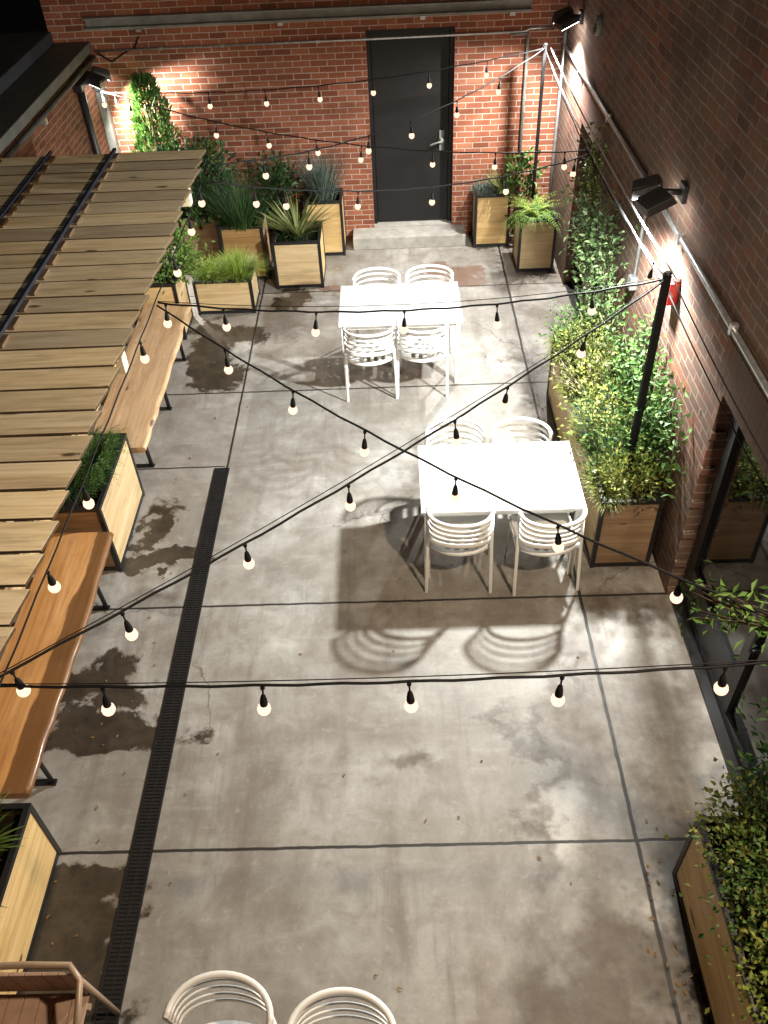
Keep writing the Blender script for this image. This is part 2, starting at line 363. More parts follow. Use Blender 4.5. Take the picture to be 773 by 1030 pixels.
# back wall with recessed steel door
w = thing('brick_wall', 'red brick back wall with a charcoal door and a grey beam across it', 'wall', (0, YB, 0))
m = MB()
dx0, dx1, dz0, dz1 = -.25, .77, .165, 2.49
m.box(XL-.4, dx0, 0, .4, 0, dz1); m.box(dx1, XR, 0, .4, 0, dz1); m.box(dx0, dx1, 0, .4, 0, dz0-.02)
m.box(XL-.4, XR, 0, .4, dz1, 4.2)
m.build('masonry', M['brick_back'], w)
m = MB(); m.box(dx0+.05, dx1-.055, .13, .18, dz0+.01, dz1-.06, bev=.004)
d = m.build('door', M['door'], w)
m = MB(); m.box(dx0+.001, dx0+.045, .10, .2, dz0, dz1-.001); m.box(dx1-.05, dx1-.001, .10, .2, dz0, dz1-.001); m.box(dx0+.046, dx1-.051, .10, .2, dz1-.055, dz1-.001)
m.build('door_frame', M['door'], w)
m = MB(); m.lathe([(.0, -.01), (.045, -.01), (.045, .012), (.02, .03), (.016, .055)], (0, 0, 0), 16)
bmesh.ops.rotate(m.bm, verts=m.bm.verts, cent=(0, 0, 0), matrix=Matrix.Rotation(R(90), 3, 'X'))
bmesh.ops.translate(m.bm, verts=m.bm.verts, vec=(dx1-.135, .125, 1.20))
m.box(dx1-.165, dx1-.105, .118, .129, 1.08, 1.32, bev=.003)
m.tube([(dx1-.135, .07, 1.20), (dx1-.18, .066, 1.195), (dx1-.27, .07, 1.165), (dx1-.29, .08, 1.155)], .011, 8)
m.build('lever_handle', M['steelpaint'], d)
m = MB(); m.box(dx0, dx1, .0, .4, dz0-.02, dz0-.001); m.build('sill', M['stepc'], w)

m = MB(); m.box(-.53, .93, 10.44, YB-.002, .001, .158, bev=.008)
tag(m.build('doorstep', M['stepc']), 'pale concrete step below the charcoal door', 'step')

# grey beam and conduits on the back wall
b = thing('steel_beam', 'long grey steel channel high across the red brick wall', 'beam', (0, YB, 2.63))
m = MB(); m.box(XL+.05, 1.62, -.10, -.002, 0, .018); m.box(XL+.05, 1.62, -.10, -.002, .10, .118); m.box(XL+.05, 1.62, -.02, -.003, .019, .099)
m.build('channel', M['steelpaint'], b)
m = MB()
for x in (-2.8, -1.2, .4, 1.4): m.box(x-.03, x+.03, -.112, -.004, -.035, -.001, bev=.004)
m.build('bracket', M['galv'], b)
m = MB(); m.tube([(XL+.08, YB-.02, 2.40), (-1.2, YB-.02, 2.40), (.2, YB-.022, 2.405), (1.55, YB-.02, 2.41), (1.62, YB-.025, 2.44), (1.95, YB-.02, 2.445)], .014, 8)
for x in (-2.6, -1.9, -.8): m.box(x-.02, x+.02, YB-.036, YB-.001, 2.385, 2.415)
tag(m.build('conduit', M['galv']), 'thin grey conduit running level below the beam on the red brick wall', 'pipe')
m = MB(); m.tube([(XL+.1, YB-.015, 2.38), (XL+.25, YB-.02, 2.28), (XL+.4, YB-.015, 2.36), (XL+.55, YB-.015, 2.42), (XL+.62, YB-.015, 2.53)], .009, 6)
tag(m.build('cable_drop', M['cable']), 'black cable sagging in the left corner of the red brick wall', 'cable')
m = MB(); m.tube([(1.60, YB-.035, 0.001), (1.60, YB-.035, 2.33), (1.60, YB-.035, 2.38)], .018, 8); m.tube([(1.60, YB-.035, 2.39), (1.40, YB-.035, 2.39)], .016, 8)
tag(m.build('wall_conduit', M['steelpaint']), 'upright grey conduit on the red brick near the right corner', 'pipe')

# right wall
w = thing('brick_wall', 'tall old brown brick wall along the right side with glazed openings', 'wall', (XR, 0, 0))
m = MB(); T = .34; o1, o2, oz = 1.2, 4.355, 1.88; p1, p2 = 8.15, 9.33; TOP = 8.0
m.box(0, T, -3, o1, 0, oz); m.box(0, T, o2, p1, 0, oz); m.box(0, T, p2, YB+.4, 0, oz)
m.box(0, T, -3, YB+.4, oz, TOP)
m.build('masonry', M['brick_right'], w)
m = MB(); m.box(-.004, .1, o1-.1, o2+.12, oz+.001, oz+.335)
m.box(-.004, .1, p1-.1, p2+.1, oz+.001, oz+.335)
m.build('soldier_course', M['brick_soldier'], w)
# toothed brick jamb ends
m = MB()
for i in range(13):
    if i % 2 == 0: m.box(-.003, .085, o2-.022, o2-.0005, .02+i*.15, .02+i*.15+.066, bev=.006)
m.build('toothed_jamb', M['brick_right'], w)
m = MB()
fx0, fx1 = .09, .16
for a, b_ in ((o1+.002, o2-.055), (p1+.002, p2-.002)):
    m.box(fx0, fx1, a, a+.07, .0, oz-.001); m.box(fx0, fx1, b_-.09, b_, .0, oz-.001)
    m.box(fx0, fx1, a+.07, b_-.09, oz-.08, oz-.001); m.box(fx0, fx1, a+.07, b_-.09, .0, .10)
    m.box(.02, .088, a, b_, .0, .035)
    if b_-a > 2:
        for yy in (3.25, 2.30): m.box(fx0, fx1, yy-.05, yy+.05, .10, oz-.08)
        m.box(fx0+.002, fx1-.002, 3.30, b_-.09, .10, .42)
fr = m.build('door_frame', M['bronze'], w)
m = MB()
m.box(.12, .132, o1+.073, 2.249, .101, oz-.081); m.box(.12, .132, 2.351, 3.199, .101, oz-.081); m.box(.12, .132, 3.301, o2-.146, .421, oz-.081); m.box(.12, .132, p1+.073, p2-.093, .101, oz-.081)
m.build('pane', M['glass'], fr)
m = MB(); m.tube([(.06, 3.12, .85), (.03, 3.12, .88), (.03, 3.12, 1.35), (.06, 3.12, 1.38)], .012, 8); m.tube([(.091, 3.12, .87), (.03, 3.12, .88)], .01, 8); m.tube([(.091, 3.12, 1.36), (.03, 3.12, 1.35)], .01, 8)
m.build('pull_handle', M['black'], fr)

# conduits on right wall
m = MB(); m.tube([(XR-.022, YB-.06, 2.30), (XR-.022, 8, 2.315), (XR-.022, 6.6, 2.32), (XR-.022, 5, 2.31), (XR-.022, 3.2, 2.29), (XR-.022, .2, 2.28)], .019, 10)
for y in (9.6, 8.1, 5.6, 4.4, 3.1): m.box(XR-.046, XR-.001, y-.018, y+.018, 2.275, 2.345, bev=.004)
tag(m.build('wall_conduit', M['galv']), 'long shiny conduit running level along the brown brick wall past the twin floodlight', 'pipe')
m = MB(); m.tube([(XR-.02, 6.50, 1.55), (XR-.02, 6.50, 2.0), (XR-.03, 6.47, 2.26)], .016, 8); m.box(XR-.06, XR-.001, 6.45, 6.55, 1.46, 1.56, bev=.006)
tag(m.build('wall_conduit', M['galv']), 'short upright conduit dropping from the twin floodlight behind the climbing vine', 'pipe')
m = MB(); m.tube([(XR-.03, 10.55, .002), (XR-.03, 10.55, 1.2), (XR-.03, 10.55, 2.55)], .020, 8)
tag(m.build('wall_conduit', M['galv']), 'upright conduit on the brown brick wall beside the back corner', 'pipe')
# red alarm box
a = thing('fire_alarm', 'small red alarm box on the brown brick wall beside the black post', 'alarm', (XR, 5.52, 1.96))
m = MB(); m.box(-.075, -.001, -.065, .065, -.085, .085, bev=.008); m.build('housing', M['redbox'], a)
m = MB(); m.box(-.083, -.0755, -.04, .04, -.055, .01, bev=.002); m.build('strobe_lens', M['white'], a)
m = MB(); m.box(-.045, -.002, -.05, .05, .0855, .12, bev=.006); m.build('back_box', M['galv'], a)
# round vent
a = thing('round_vent', 'round dull metal vent high on the brown brick wall near the corner', 'vent', (XR, 8.97, 2.86))
m = MB(); m.lathe([(.0, .0), (.085, .0), (.085, .05), (.065, .055), (.06, .02), (.0, .02)], (0, 0, 0), 20)
bmesh.ops.rotate(m.bm, verts=m.bm.verts, cent=(0, 0, 0), matrix=Matrix.Rotation(R(-90), 3, 'Y')); m.build('ring', M['steelpaint'], a)
m = MB()
for k in (-1, 0, 1): m.box(-.046, -.03, -.055, .055, k*.03-.006, k*.03+.006)
m.build('louvre', M['black'], a)

# left wall, coping, gutter, roof
w = thing('brick_wall', 'low brown brick wall on the left under a grey roof edge', 'wall', (XL, 0, 0))
m = MB(); m.box(-.3, 0, -3, YB-.001, 0, 2.40); m.build('masonry', M['brick_left'], w)
m = MB(); m.box(-.36, .05, -3, YB-.002, 2.401, 2.50, bev=.01); m.build('coping', M['coping'], w)
m = MB(); m.tube([(.06, -2.8, 2.33), (.06, 4, 2.335), (.06, YB-.05, 2.345)], .03, 10); m.build('gutter', M['coping'], w)
m = MB(); m.box(.0005, .05, 8.75, 8.81, 2.24, 2.35, bev=.006); m.build('junction_box', M['galv'], w)
m = MB(); m.box(-9, -.362, -6, YB+.4, 2.3, 2.46); m.box(-1.0, -.362, -6, YB-.01, 2.461, 2.62, bev=.02); m.build('roof', M['roofm'], w)
m = MB(); m.tube([(XL+.05, 9.99, 2.28), (XL+.06, 9.99, 1.2), (XL+.06, 9.99, .002)], .045, 10); m.box(XL+.002, XL+.10, 9.90, 10.45, 2.20, 2.275, bev=.01)  # black tube down the wall, box at its top
tag(m.build('black_upright', M['black']), 'black upright tube on the left brick wall with a box at its top', 'pipe')
m = MB(); m.box(XL+.002, XL+.10, YB-.13, YB-.03, .002, 2.2, bev=.012)
tag(m.build('corner_post', M['steelpaint']), 'square grey post in the left back corner', 'post')
a = thing('roof_vent', 'small dark vent cap on the grey roof at the left', 'vent', (XL-.75, 9.1, 2.62))
m = MB(); m.tube([(0, 0, 0), (0, 0, .14)], .05, 10); m.build('stack', M['redbox'], a)
m = MB(); m.lathe([(.08, .14), (.09, .15), (.06, .19), (.0, .21)], (0, 0, 0), 12); m.build('cap', M['black'], a)

# trench drain
d = thing('trench_drain', 'long black grated drain channel let into the concrete', 'drain', (-1.665, 2.7, 0))
m = MB(); y0, y1 = -3.2, 3.34
m.box(-.07, -.055, y0, y1, .0005, .008); m.box(.055, .07, y0, y1, .0005, .008); m.box(-.07, .07, y1+.0005, y1+.012, .0005, .008); m.build('frame', M['black'], d)
m = MB(); m.box(-.0545, .0545, y0, y1-.001, .0005, .002); m.build('channel_bed', M['dark'], d)
m = MB(); y = y0
while y < y1-.02:
    m.box(-.054, .054, y+.004, y+.016, .0025, .0075); y += .024
m.box(-.004, .004, y0, y1-.001, .0076, .0085)
m.build('grate', M['black'], d)

# ------------------------------------------------------------------ floodlights
def floodlight(loc, rz, label, tilt=35, arm=.0, energy=500, col=(1, .96, .9), lamp_off=(0, -.22, -.14), aim=(0, -1, -1.3), size=150, blend=.6, rad=.05):
    f = thing('floodlight', label, 'floodlight', loc, rz, 'floodlights on the walls')   # local -Y points away from the wall
    m = MB(); m.box(-.06, .06, -.035, -.001, -.06, .06, bev=.006); m.tube([(0, -.03, 0), (0, -.08-arm, .01)], .022, 10); m.build('bracket', M['black'], f)
    for sx in (-1, 1):
        rot = Euler((R(tilt), 0, R(sx*14)))
        m = MB(); m.obox((sx*.125, -.15-arm, -.005), (.20, .22, .055), rot, bev=.008, taper=.86)
        for k in range(5): m.obox(V((sx*.125, -.15-arm, -.005))+rot.to_matrix() @ V((-.07+k*.035, 0, .034)), (.006, .17, .018), rot)
        m.box(min(0, sx*.13), max(0, sx*.13), -.095-arm, -.06-arm, -.012, .012)
        h = m.build('head', M['black'], f)
        m = MB(); m.obox(V((sx*.125, -.15-arm, -.005))+rot.to_matrix() @ V((0, 0, -.031)), (.17, .19, .006), rot); m.build('lens', M['lens'], h)
    L = bpy.data.lights.new('flood_lamp', 'SPOT'); L.energy = energy; L.color = col; L.spot_size = R(size); L.spot_blend = blend; L.shadow_soft_size = rad
    o = bpy.data.objects.new('flood_lamp', L); COL.objects.link(o); o.parent = f; o.location = lamp_off
    o.rotation_euler = V(aim).to_track_quat('-Z', 'Y').to_euler()
    return f
floodlight((XR, 5.75, 2.58), R(-90), 'black twin floodlight on the brown brick wall above the climbing vine', 20, .09, 1240, (.97, 1, .97), (0, -.26, -.09), (.10, -.72, -1), 160, .5, .065)
floodlight((XR, 9.85, 2.74), R(-90), 'black twin floodlight high in the right back corner', 20, .04, 820, (1, .96, .90), (.0, -.17, -.11), (.10, -.35, -1), 140, .7, .035)
floodlight((XL, 10.42, 2.22), R(90), 'small black floodlight in the left back corner above the evergreen', 20, .0, 640, (1, .93, .83), (-.14, -.20, -.11), (.28, -.85, -1), 120, .5, .035)
floodlight((XR, 1.7, 5.0), R(-90), 'black twin floodlight high on the brown brick wall near the viewer', 35, .0, 860, (1, .79, .56), (0, -.22, -.12), (-.2, -1, -1.1), 165, .6, .10)

# ------------------------------------------------------------------ tables and chairs
def make_table(label, loc):
    r = thing('dining_table', label, 'table', loc, 0, 'white patio tables')
    m = MB(); m.box(-.61, .61, -.40, .40, .712, .74, bev=.006); m.build('tabletop', M['tabletop'], r)
    m = MB()
    m.box(-.53, .53, -.352, -.327, .655, .711); m.box(-.53, .53, .327, .352, .655, .711); m.box(-.555, -.53, -.33, .33, .655, .711); m.box(.53, .555, -.33, .33, .655, .711)
    m.build('apron', M['white'], r)
    for sx in (-1, 1):
        for sy in (-1, 1):
            m = MB(); m.box(sx*.565-.022, sx*.565+.022, sy*.355-.022, sy*.355+.022, .0, .7115, bev=.004); m.build('leg', M['white'], r)
    return r
tb = make_table('white table nearer the middle, its chairs throwing a long slatted shadow', (.75, 4.965, 0))
dup(tb, (.04, 7.69, 0), 0, 'white table farther off, standing before the back door', 'white patio tables')

def arc(hw, y0, bul, z, n=22, dz=0):
    pts = []
    for i in range(n+1):
        a = math.pi*i/n
        pts.append((-hw*math.cos(a), y0-bul*math.sin(a)**.9, z+dz*math.sin(a)))
    return pts
def make_chair(label, loc, rz, group):
    r = thing('patio_chair', label, 'chair', loc, rz, group)
    # seat: shaped plate with slots towards the back
    m = MB(); NX, NY = 12, 10; top = []
    def sp(i, j):
        u = -1+2*i/NX; v = j/NY; hw = .215+.02*v
        yb = -.20*math.sqrt(max(0, 1-.55*u*u)); yy = yb+(.235-yb)*v
        return V((u*hw, yy, .445-.018*(1-u*u)*(1-v)+(.006 if v > .9 else 0)-.03*max(0, v-.9)))
    vt = [[m.bm.verts.new(sp(i, j)) for j in range(NY+1)] for i in range(NX+1)]
    vb = [[m.bm.verts.new(sp(i, j)-V((0, 0, .018))) for j in range(NY+1)] for i in range(NX+1)]
    def hole(i, j): return 1 <= j <= 3 and i % 2 == 1 and 1 < i < NX-2
    def solid(i, j): return 0 <= i < NX and 0 <= j < NY and not hole(i, j)
    for i in range(NX):
        for j in range(NY):
            if not solid(i, j): continue
            f = m.bm.faces.new((vt[i][j], vt[i+1][j], vt[i+1][j+1], vt[i][j+1])); f.smooth = True
            m.bm.faces.new((vb[i][j], vb[i][j+1], vb[i+1][j+1], vb[i+1][j]))
            for (di, dj, a, b_) in ((0, -1, (i, j), (i+1, j)), (1, 0, (i+1, j), (i+1, j+1)), (0, 1, (i+1, j+1), (i, j+1)), (-1, 0, (i, j+1), (i, j))):
                if not solid(i+di, j+dj): m.bm.faces.new((vt[a[0]][a[1]], vb[a[0]][a[1]], vb[b_[0]][b_[1]], vt[b_[0]][b_[1]]))
    m.build('seat', M['white'], r)
    m = MB(); m.band(arc(.238, -.09, .195, .785, dz=.012), .030, .026); m.build('top_rail', M['white'], r)
    for z, bul, h in ((.730, .178, .023), (.674, .160, .023), (.618, .142, .023), (.556, .126, .042)):
        m = MB(); m.band(arc(.232, -.10-(.785-z)*.10, bul, z, dz=.008), .012, h, tilt=-.12); m.build('back_slat', M['white'], r)
    for s in (-1, 1):
        m = MB(); m.band([(s*.25, -.205, .0), (s*.246, -.17, .22), (s*.241, -.135, .46), (s*.238, -.09, .79)], .026, .034); m.build('leg', M['white'], r)
        m = MB(); m.band([(s*.243, .215, .0), (s*.234, .205, .22), (s*.225, .195, .44)], .026, .034); m.build('leg', M['white'], r)
        m = MB(); m.box(min(s*.222, s*.240), max(s*.222, s*.240), -.12, .19, .395, .43); m.build('side_rail', M['white'], r)
    return r
ch = make_chair('white slatted chair with its back to us at the nearer table, left of two', (.43, 4.63, 0), R(-3), 'white chairs at the nearer table')
for (x, y, rz, lab, g) in ((1.085, 4.60, 4, 'white slatted chair with its back to us at the nearer table, beside the long planter', 1),
                           (.45, 5.34, 181, 'white chair on the far side of the nearer table, left of two', 1),
                           (.975, 5.32, 178, 'white chair on the far side of the nearer table, near the long planter', 1),
                           (-.275, 7.26, 3, 'white slatted chair with its back to us at the farther table, left of two', 2),
                           (.255, 7.29, -4, 'white slatted chair with its back to us at the farther table, right of two', 2),
                           (-.19, 8.05, 182, 'white chair behind the farther table, left one near the spiky planter', 2),
                           (.36, 8.07, 179, 'white chair behind the farther table, right one nearer the rust stain', 2),
                           (-.905, 1.13, 176, 'white round backed chair at the bottom, the one nearer the drain', 3),
                           (-.345, 1.05, 178, 'white round backed chair at the bottom, farther from the drain', 3)):
    dup(ch, (x, y, 0), R(rz), lab, {1: 'white chairs at the nearer table', 2: 'white chairs at the farther table', 3: 'white chairs near the viewer'}[g])

# brown slatted armchair at bottom left
r = thing('slatted_armchair', 'brown slatted armchair with a tan tube rail beside the drain', 'chair', (-1.87, 1.17, 0))
for k in range(6):
    m = MB(); x = -.20+k*.08; m.box(x-.0385, x+.0385, -.22, .29, .425, .445, bev=.003); m.build('seat_slat', M['tanmetal'], r)
for k in range(6):
    m = MB(); x = -.20+k*.08; m.obox((x, .302, .575), (.077, .018, .27), Euler((R(4), 0, 0)), bev=.004); m.build('back_slat', M['tanmetal'], r)
pt = [(-.29, -.02, .60), (-.285, .16, .68), (-.275, .26, .71), (-.22, .315, .74), (0, .32, .745), (.22, .315, .74), (.275, .26, .71), (.285, .16, .68), (.29, -.02, .60)]
m = MB(); m.tube(pt, .017, 10); m.build('arm_rail', M['tantube'], r)
for sx in (-1, 1):
    m = MB(); m.tube([(sx*.29, -.02, .60), (sx*.285, -.12, .3), (sx*.28, -.16, 0)], .016, 8); m.build('leg', M['tantube'], r)
    m = MB(); m.tube([(sx*.26, .27, .70), (sx*.255, .30, .4), (sx*.26, .33, 0)], .016, 8); m.build('leg', M['tantube'], r)
m = MB(); m.box(-.25, .25, -.20, -.17, .40, .424); m.box(-.25, .25, .22, .25, .40, .424); m.build('seat_frame', M['tantube'], r)

# ------------------------------------------------------------------ planters
def planter(x0, x1, y0, y1, h, label, front='panel_x', side='panel_y', fill=.08):
    cx, cy = (x0+x1)/2, (y0+y1)/2; hx, hy = (x1-x0)/2, (y1-y0)/2
    p = thing('planter_box', label, 'planter', (cx, cy, 0), 0, 'timber planters with black steel frames')
    s = .034; m = MB()
    for sx in (-1, 1):
        for sy in (-1, 1):
            xa, xb = sorted((sx*hx, sx*(hx-s))); ya, yb = sorted((sy*hy, sy*(hy-s))); m.box(xa, xb, ya, yb, 0, h, bev=.002)
    for z0, z1 in ((.015, .015+s), (h-s, h-.0005)):
        for sy in (-1, 1):
            ya, yb = sorted((sy*(hy-.0005), sy*(hy-s))); m.box(-hx+s, hx-s, ya, yb, z0, z1)
        for sx in (-1, 1):
            xa, xb = sorted((sx*(hx-.0005), sx*(hx-s))); m.box(xa, xb, -hy+s, hy-s, z0, z1)
    m.build('frame', M['black'], p)
    za, zb = .015+s, h-s
    for sy in (-1, 1):
        ya, yb = sorted((sy*(hy-.008), sy*(hy-.026))); m = MB(); m.box(-hx+s, hx-s, ya, yb, za, zb); m.build('panel', M[front], p)
    for sx in (-1, 1):
        xa, xb = sorted((sx*(hx-.008), sx*(hx-.026))); m = MB(); m.box(xa, xb, -hy+s, hy-s, za, zb); m.build('panel', M[side], p)
    m = MB(); n = 8
    g = [[m.bm.verts.new((-hx+.03+(2*hx-.06)*i/n, -hy+.03+(2*hy-.06)*j/n, h-fill+.02*noise.noise(V((i*.7+cx*9, j*.7+cy*5, 1))))) for j in range(n+1)] for i in range(n+1)]
    for i in range(n):
        for j in range(n): m.bm.faces.new((g[i][j], g[i+1][j], g[i+1][j+1], g[i][j+1])).smooth = True
    m.build('soil', M['soil'], p)
    return p
planter(-1.45, -.87, 9.46, 10.03, .60, 'square timber planter holding the spiky variegated plant')
planter(-2.33, -1.65, 8.90, 9.38, .43, 'low timber planter with feathery bright green tufts')
planter(-1.12, -.63, 10.30, 10.72, .72, 'tall timber planter against the brick left of the door, blue grey grass in it')
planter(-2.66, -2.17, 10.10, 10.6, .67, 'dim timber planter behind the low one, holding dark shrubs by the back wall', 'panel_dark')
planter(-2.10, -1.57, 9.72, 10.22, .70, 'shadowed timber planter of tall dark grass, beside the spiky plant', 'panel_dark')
planter(-2.92, -2.38, 8.36, 8.86, .69, 'timber planter at the far end of the bench row, leafy shrub spilling out')
planter(1.03, 1.48, 10.38, 10.72, .69, 'timber planter right of the door with blue green tufts')
planter(1.50, 1.95, 9.66, 10.12, .67, 'timber planter in the right back corner under trailing ferny leaves')
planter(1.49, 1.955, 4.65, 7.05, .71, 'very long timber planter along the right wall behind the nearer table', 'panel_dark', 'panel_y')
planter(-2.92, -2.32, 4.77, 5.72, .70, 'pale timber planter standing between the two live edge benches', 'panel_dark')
planter(-2.78, -2.165, 1.2, 2.41, .59, 'timber planter at the lower left with a bright spiky plant')
planter(1.52, 1.97, .3, 2.19, .68, 'long timber planter at the lower right under a bushy shrub')
planter(-3.05, -2.55, 10.02-.3, 10.06, .55, 'narrow timber planter hidden behind the pergola below the evergreen') if False else None

# ------------------------------------------------------------------ live-edge benches
def bench(y0, y1, label, mat, seed, xr=-2.24, xl=-2.74, z=.50, wav=.018):
    cy = (y0+y1)/2; cx = (xl+xr)/2
    b = thing('live_edge_bench', label, 'bench', (cx, cy, 0), 0, 'live edge benches under the pergola')
    m = MB(); n = 40; rows = []
    for i in range(n+1):
        y = y0-cy+(y1-y0)*i/n
        e = wav*noise.noise(V((y*1.6, seed, 0)))+wav*.5*noise.noise(V((y*6, seed, 3)))
        e2 = .012*noise.noise(V((y*2.2, seed+9, 0)))
        R_ = xr-cx+e; L_ = xl-cx+e2
        prof = [(L_, z-.06), (L_-.004, z-.01), (L_+.006, z), (R_-.035, z), (R_-.012, z-.008), (R_-.002+.006*noise.noise(V((y*14, seed, 5))), z-.03), (R_-.03, z-.062)]
        rows.append([m.bm.verts.new((px, y, pz)) for px, pz in prof])
    for A, B in zip(rows, rows[1:]):
        k = len(A)
        for q in range(k):
            f = m.bm.faces.new((A[q], A[(q+1) % k], B[(q+1) % k], B[q])); f.smooth = q not in (2, 6)
    m.bm.faces.new(rows[0]); m.bm.faces.new(rows[-1][::-1])
    m.build('slab', mat, b)
    for yy in (y0-cy+.35, y1-cy-.35, ) if y1-y0 < 2.4 else (y0-cy+.35, 0, y1-cy-.35):
        m = MB()
        for s in (-1, 1): m.tube([(s*.12, yy, z-.062), (s*.14, yy, .012)], .02, 4)
        m.box(-.165, .165, yy-.022, yy+.022, .001, .014); m.box(-.15, .15, yy-.022, yy+.022, z-.072, z-.0625)
        m.build('leg', M['black'], b)
    return b
bench(2.52, 4.72, 'orange brown live edge slab bench with a dark streak, nearer of the two', M['slab'], 1.3)
bench(5.77, 8.28, 'glossy live edge slab bench beyond the pale planter, farther of the two', M['slab2'], 4.1, xr=-2.21, wav=.04)

# ------------------------------------------------------------------ pergola
PZ = 2.36
p = thing('pergola', 'pale timber slatted pergola roof over the benches at the left', 'pergola', (-2.5, 4.5, 0))
py = 7.44; i = 0; rz = random.Random(3)
slat_ys = []
while py > 1.3:
    slat_ys.append(py); py -= .213
for y in slat_ys:
    m = MB(); x1 = -1.60+rz.uniform(-.012, .012)+2.5; x0 = XL+.03+2.5
    rot = Euler((R(.5+rz.uniform(-1.4, 1.4)), R(rz.uniform(-.2, .2)), R(rz.uniform(-.25, .25))))
    b = bmesh.new(); bmesh.ops.create_cube(b, size=1); hw = .0950+rz.uniform(-.003, .003)
    for v in b.verts:      # right end cut slightly askew
        v.co = V((x0 if v.co.x < 0 else x1-(.028 if v.co.y < 0 else 0), v.co.y*2*hw, v.co.z*.018))
    bmesh.ops.bevel(b, geom=b.edges[:], offset=.003, segments=2, profile=.7, affect='EDGES')
    bmesh.ops.rotate(b, verts=b.verts, cent=(0, 0, 0), matrix=rot.to_matrix())
    m.add(b); m.bm.normal_update()
    for f in m.bm.faces:
        if abs(f.normal.z) < .6: f.material_index = 1  # end grain and long edges share one flat dark brown
    o = m.build('slat', [M['slat'], M['slat_edge']], p); o.location = (0, y-4.5, PZ)
for x, w_, mat in ((-2.40, .026, 'rail'), (-2.96, .022, 'rail')):
    m = MB(); m.box(x+2.5-w_/2, x+2.5+w_/2, slat_ys[-1]-4.6, slat_ys[0]-4.4, PZ+.030, PZ+.056, bev=.004)
    m.build('top_rail', M[mat], p)
for x in (-2.40, -2.96):  # wedge blocks; their dark brown also paints the rail's shadow on the slats
    for y in slat_ys:
        m = MB(); a = x+2.5+.014; b_ = a+.034
        pts = [(-.087, .0095), (-.087, .030), (.045, .030), (.045, .0095)]
        A = [m.bm.verts.new((a, q, z)) for q, z in pts]; B = [m.bm.verts.new((b_, q, z)) for q, z in pts]
        m.bm.faces.new(A); m.bm.faces.new(B[::-1])
        for k in range(4): m.bm.faces.new((A[k], A[(k+1) % 4], B[(k+1) % 4], B[k]))
        o = m.build('wedge_shade_block', M['wedge_shade'], p); o.location = (0, y-4.5, PZ)
for x in (-1.76, -2.40, -2.96, -3.38):
    m = MB(); m.box(x+2.5-.02, x+2.5+.02, slat_ys[-1]-4.6, slat_ys[0]-4.4, PZ-.19, PZ-.045, bev=.003); m.build('rafter', M['beamwood'], p)
for y in (7.2, 4.62, 1.6):
    m = MB(); m.box(XL+2.5+.01, -1.74+2.5, y-4.5-.045, y-4.5+.045, PZ-.33, PZ-.192, bev=.004); m.build('crossbeam', M['slat'], p)
    m = MB(); m.box(-3.0+2.5-.05, -3.0+2.5+.05, y-4.5-.0449, y-4.5+.0449, 0, PZ-.331, bev=.004); m.build('post', M['beamwood'], p)

# ------------------------------------------------------------------ posts and string lights
def post(x, y, ztop, zb, label, w_=.024):
    o = thing('light_post', label, 'post', (x, y, zb), 0, 'black posts carrying the string lights')
    m = MB(); m.box(-w_, w_, -w_, w_, 0, ztop-zb, bev=.003); m.build('pole', M['postblack'], o)
    m = MB(); m.lathe([(.026, 0), (.028, .01), (.02, .02)], (0, 0, ztop-zb+.0005), 10); m.tube([(0, 0, ztop-zb-.03), (-.035, -.01, ztop-zb-.03), (-.045, -.012, ztop-zb-.045)], .006, 6); m.build('cap', M['black'], o)
P1 = V((1.75, 5.00, 2.33)); P2 = V((1.71, 10.16, 2.38)); P3 = V((1.75, 1.95, 2.38))
post(P1.x, P1.y, P1.z+.03, .62, 'black post rising from the long planter beside the alarm box')
post(P2.x, P2.y, P2.z+.03, 0, 'thin black post in the right back corner behind the ferny planter', .018)
post(P3.x, P3.y, P3.z+.03, .60, 'black post in the lower right planter at the picture edge')

def strand(label, A, B, sag, ts, r=.0065, wire=False, drop=.055):
    A = V(A); B = V(B)
    mid = (A+B)/2
    s = thing('string_light', label, 'string lights', mid, 0, 'strings of bulbs over the patio')
    def P(t): return A.lerp(B, t)-V((0, 0, 4*sag*t*(1-t)))-mid
    n = 40; rr = random.Random(int(abs(A.x*100+B.y*37+A.y*11)))
    m = MB(); m.tube([P(i/n)+V((0, 0, .004*math.sin(i*1.7+A.x))) for i in range(n+1)], r, 6)
    m.build('cable', M['cable'], s)
    if wire:
        m = MB(); m.tube([A.lerp(B, i/10)-V((0, 0, 4*(sag*.82-.006)*(i/10)*(1-i/10)))-mid+V((0, 0, .012)) for i in range(11)], .0025, 5); m.build('support_wire', M['cable'], s)
    for t in ts:
        c = P(t); tl = V((rr.uniform(-.12, .12), rr.uniform(-.12, .12), -1)).normalized()
        q = tl.to_track_quat('-Z', 'Y').to_matrix().to_4x4()
        m = MB(); m.lathe([(.006, .0), (.010, -.012), (.009, -.02), (.004, -.028), (.004, -drop), (.010, -drop-.010), (.015, -drop-.035), (.0175, -drop-.062), (.016, -drop-.066)], (0, 0, 0), 10)
        bmesh.ops.transform(m.bm, matrix=q, verts=m.bm.verts)
        so = m.build('socket', M['cable'], s); so.location = c
        m = MB(); prof = [(.013, -.062-drop), (.016, -.068-drop)]
        for k in range(1, 9):
            a = math.pi*(.18+.82*k/8); prof.append((.0285*math.sin(a) if k < 8 else .001, -drop-.092+.031*math.cos(a)))
        m.lathe(prof, (0, 0, 0), 12); bmesh.ops.transform(m.bm, matrix=q, verts=m.bm.verts)
        bu = m.build('bulb', M['bulb'], so)
    return s
strand('string of bulbs from the alarm box post straight across to the pergola edge', P1, (-1.585, 5.08, 2.25), .14, [.139, .324, .508, .685, .871, .985], wire=True)
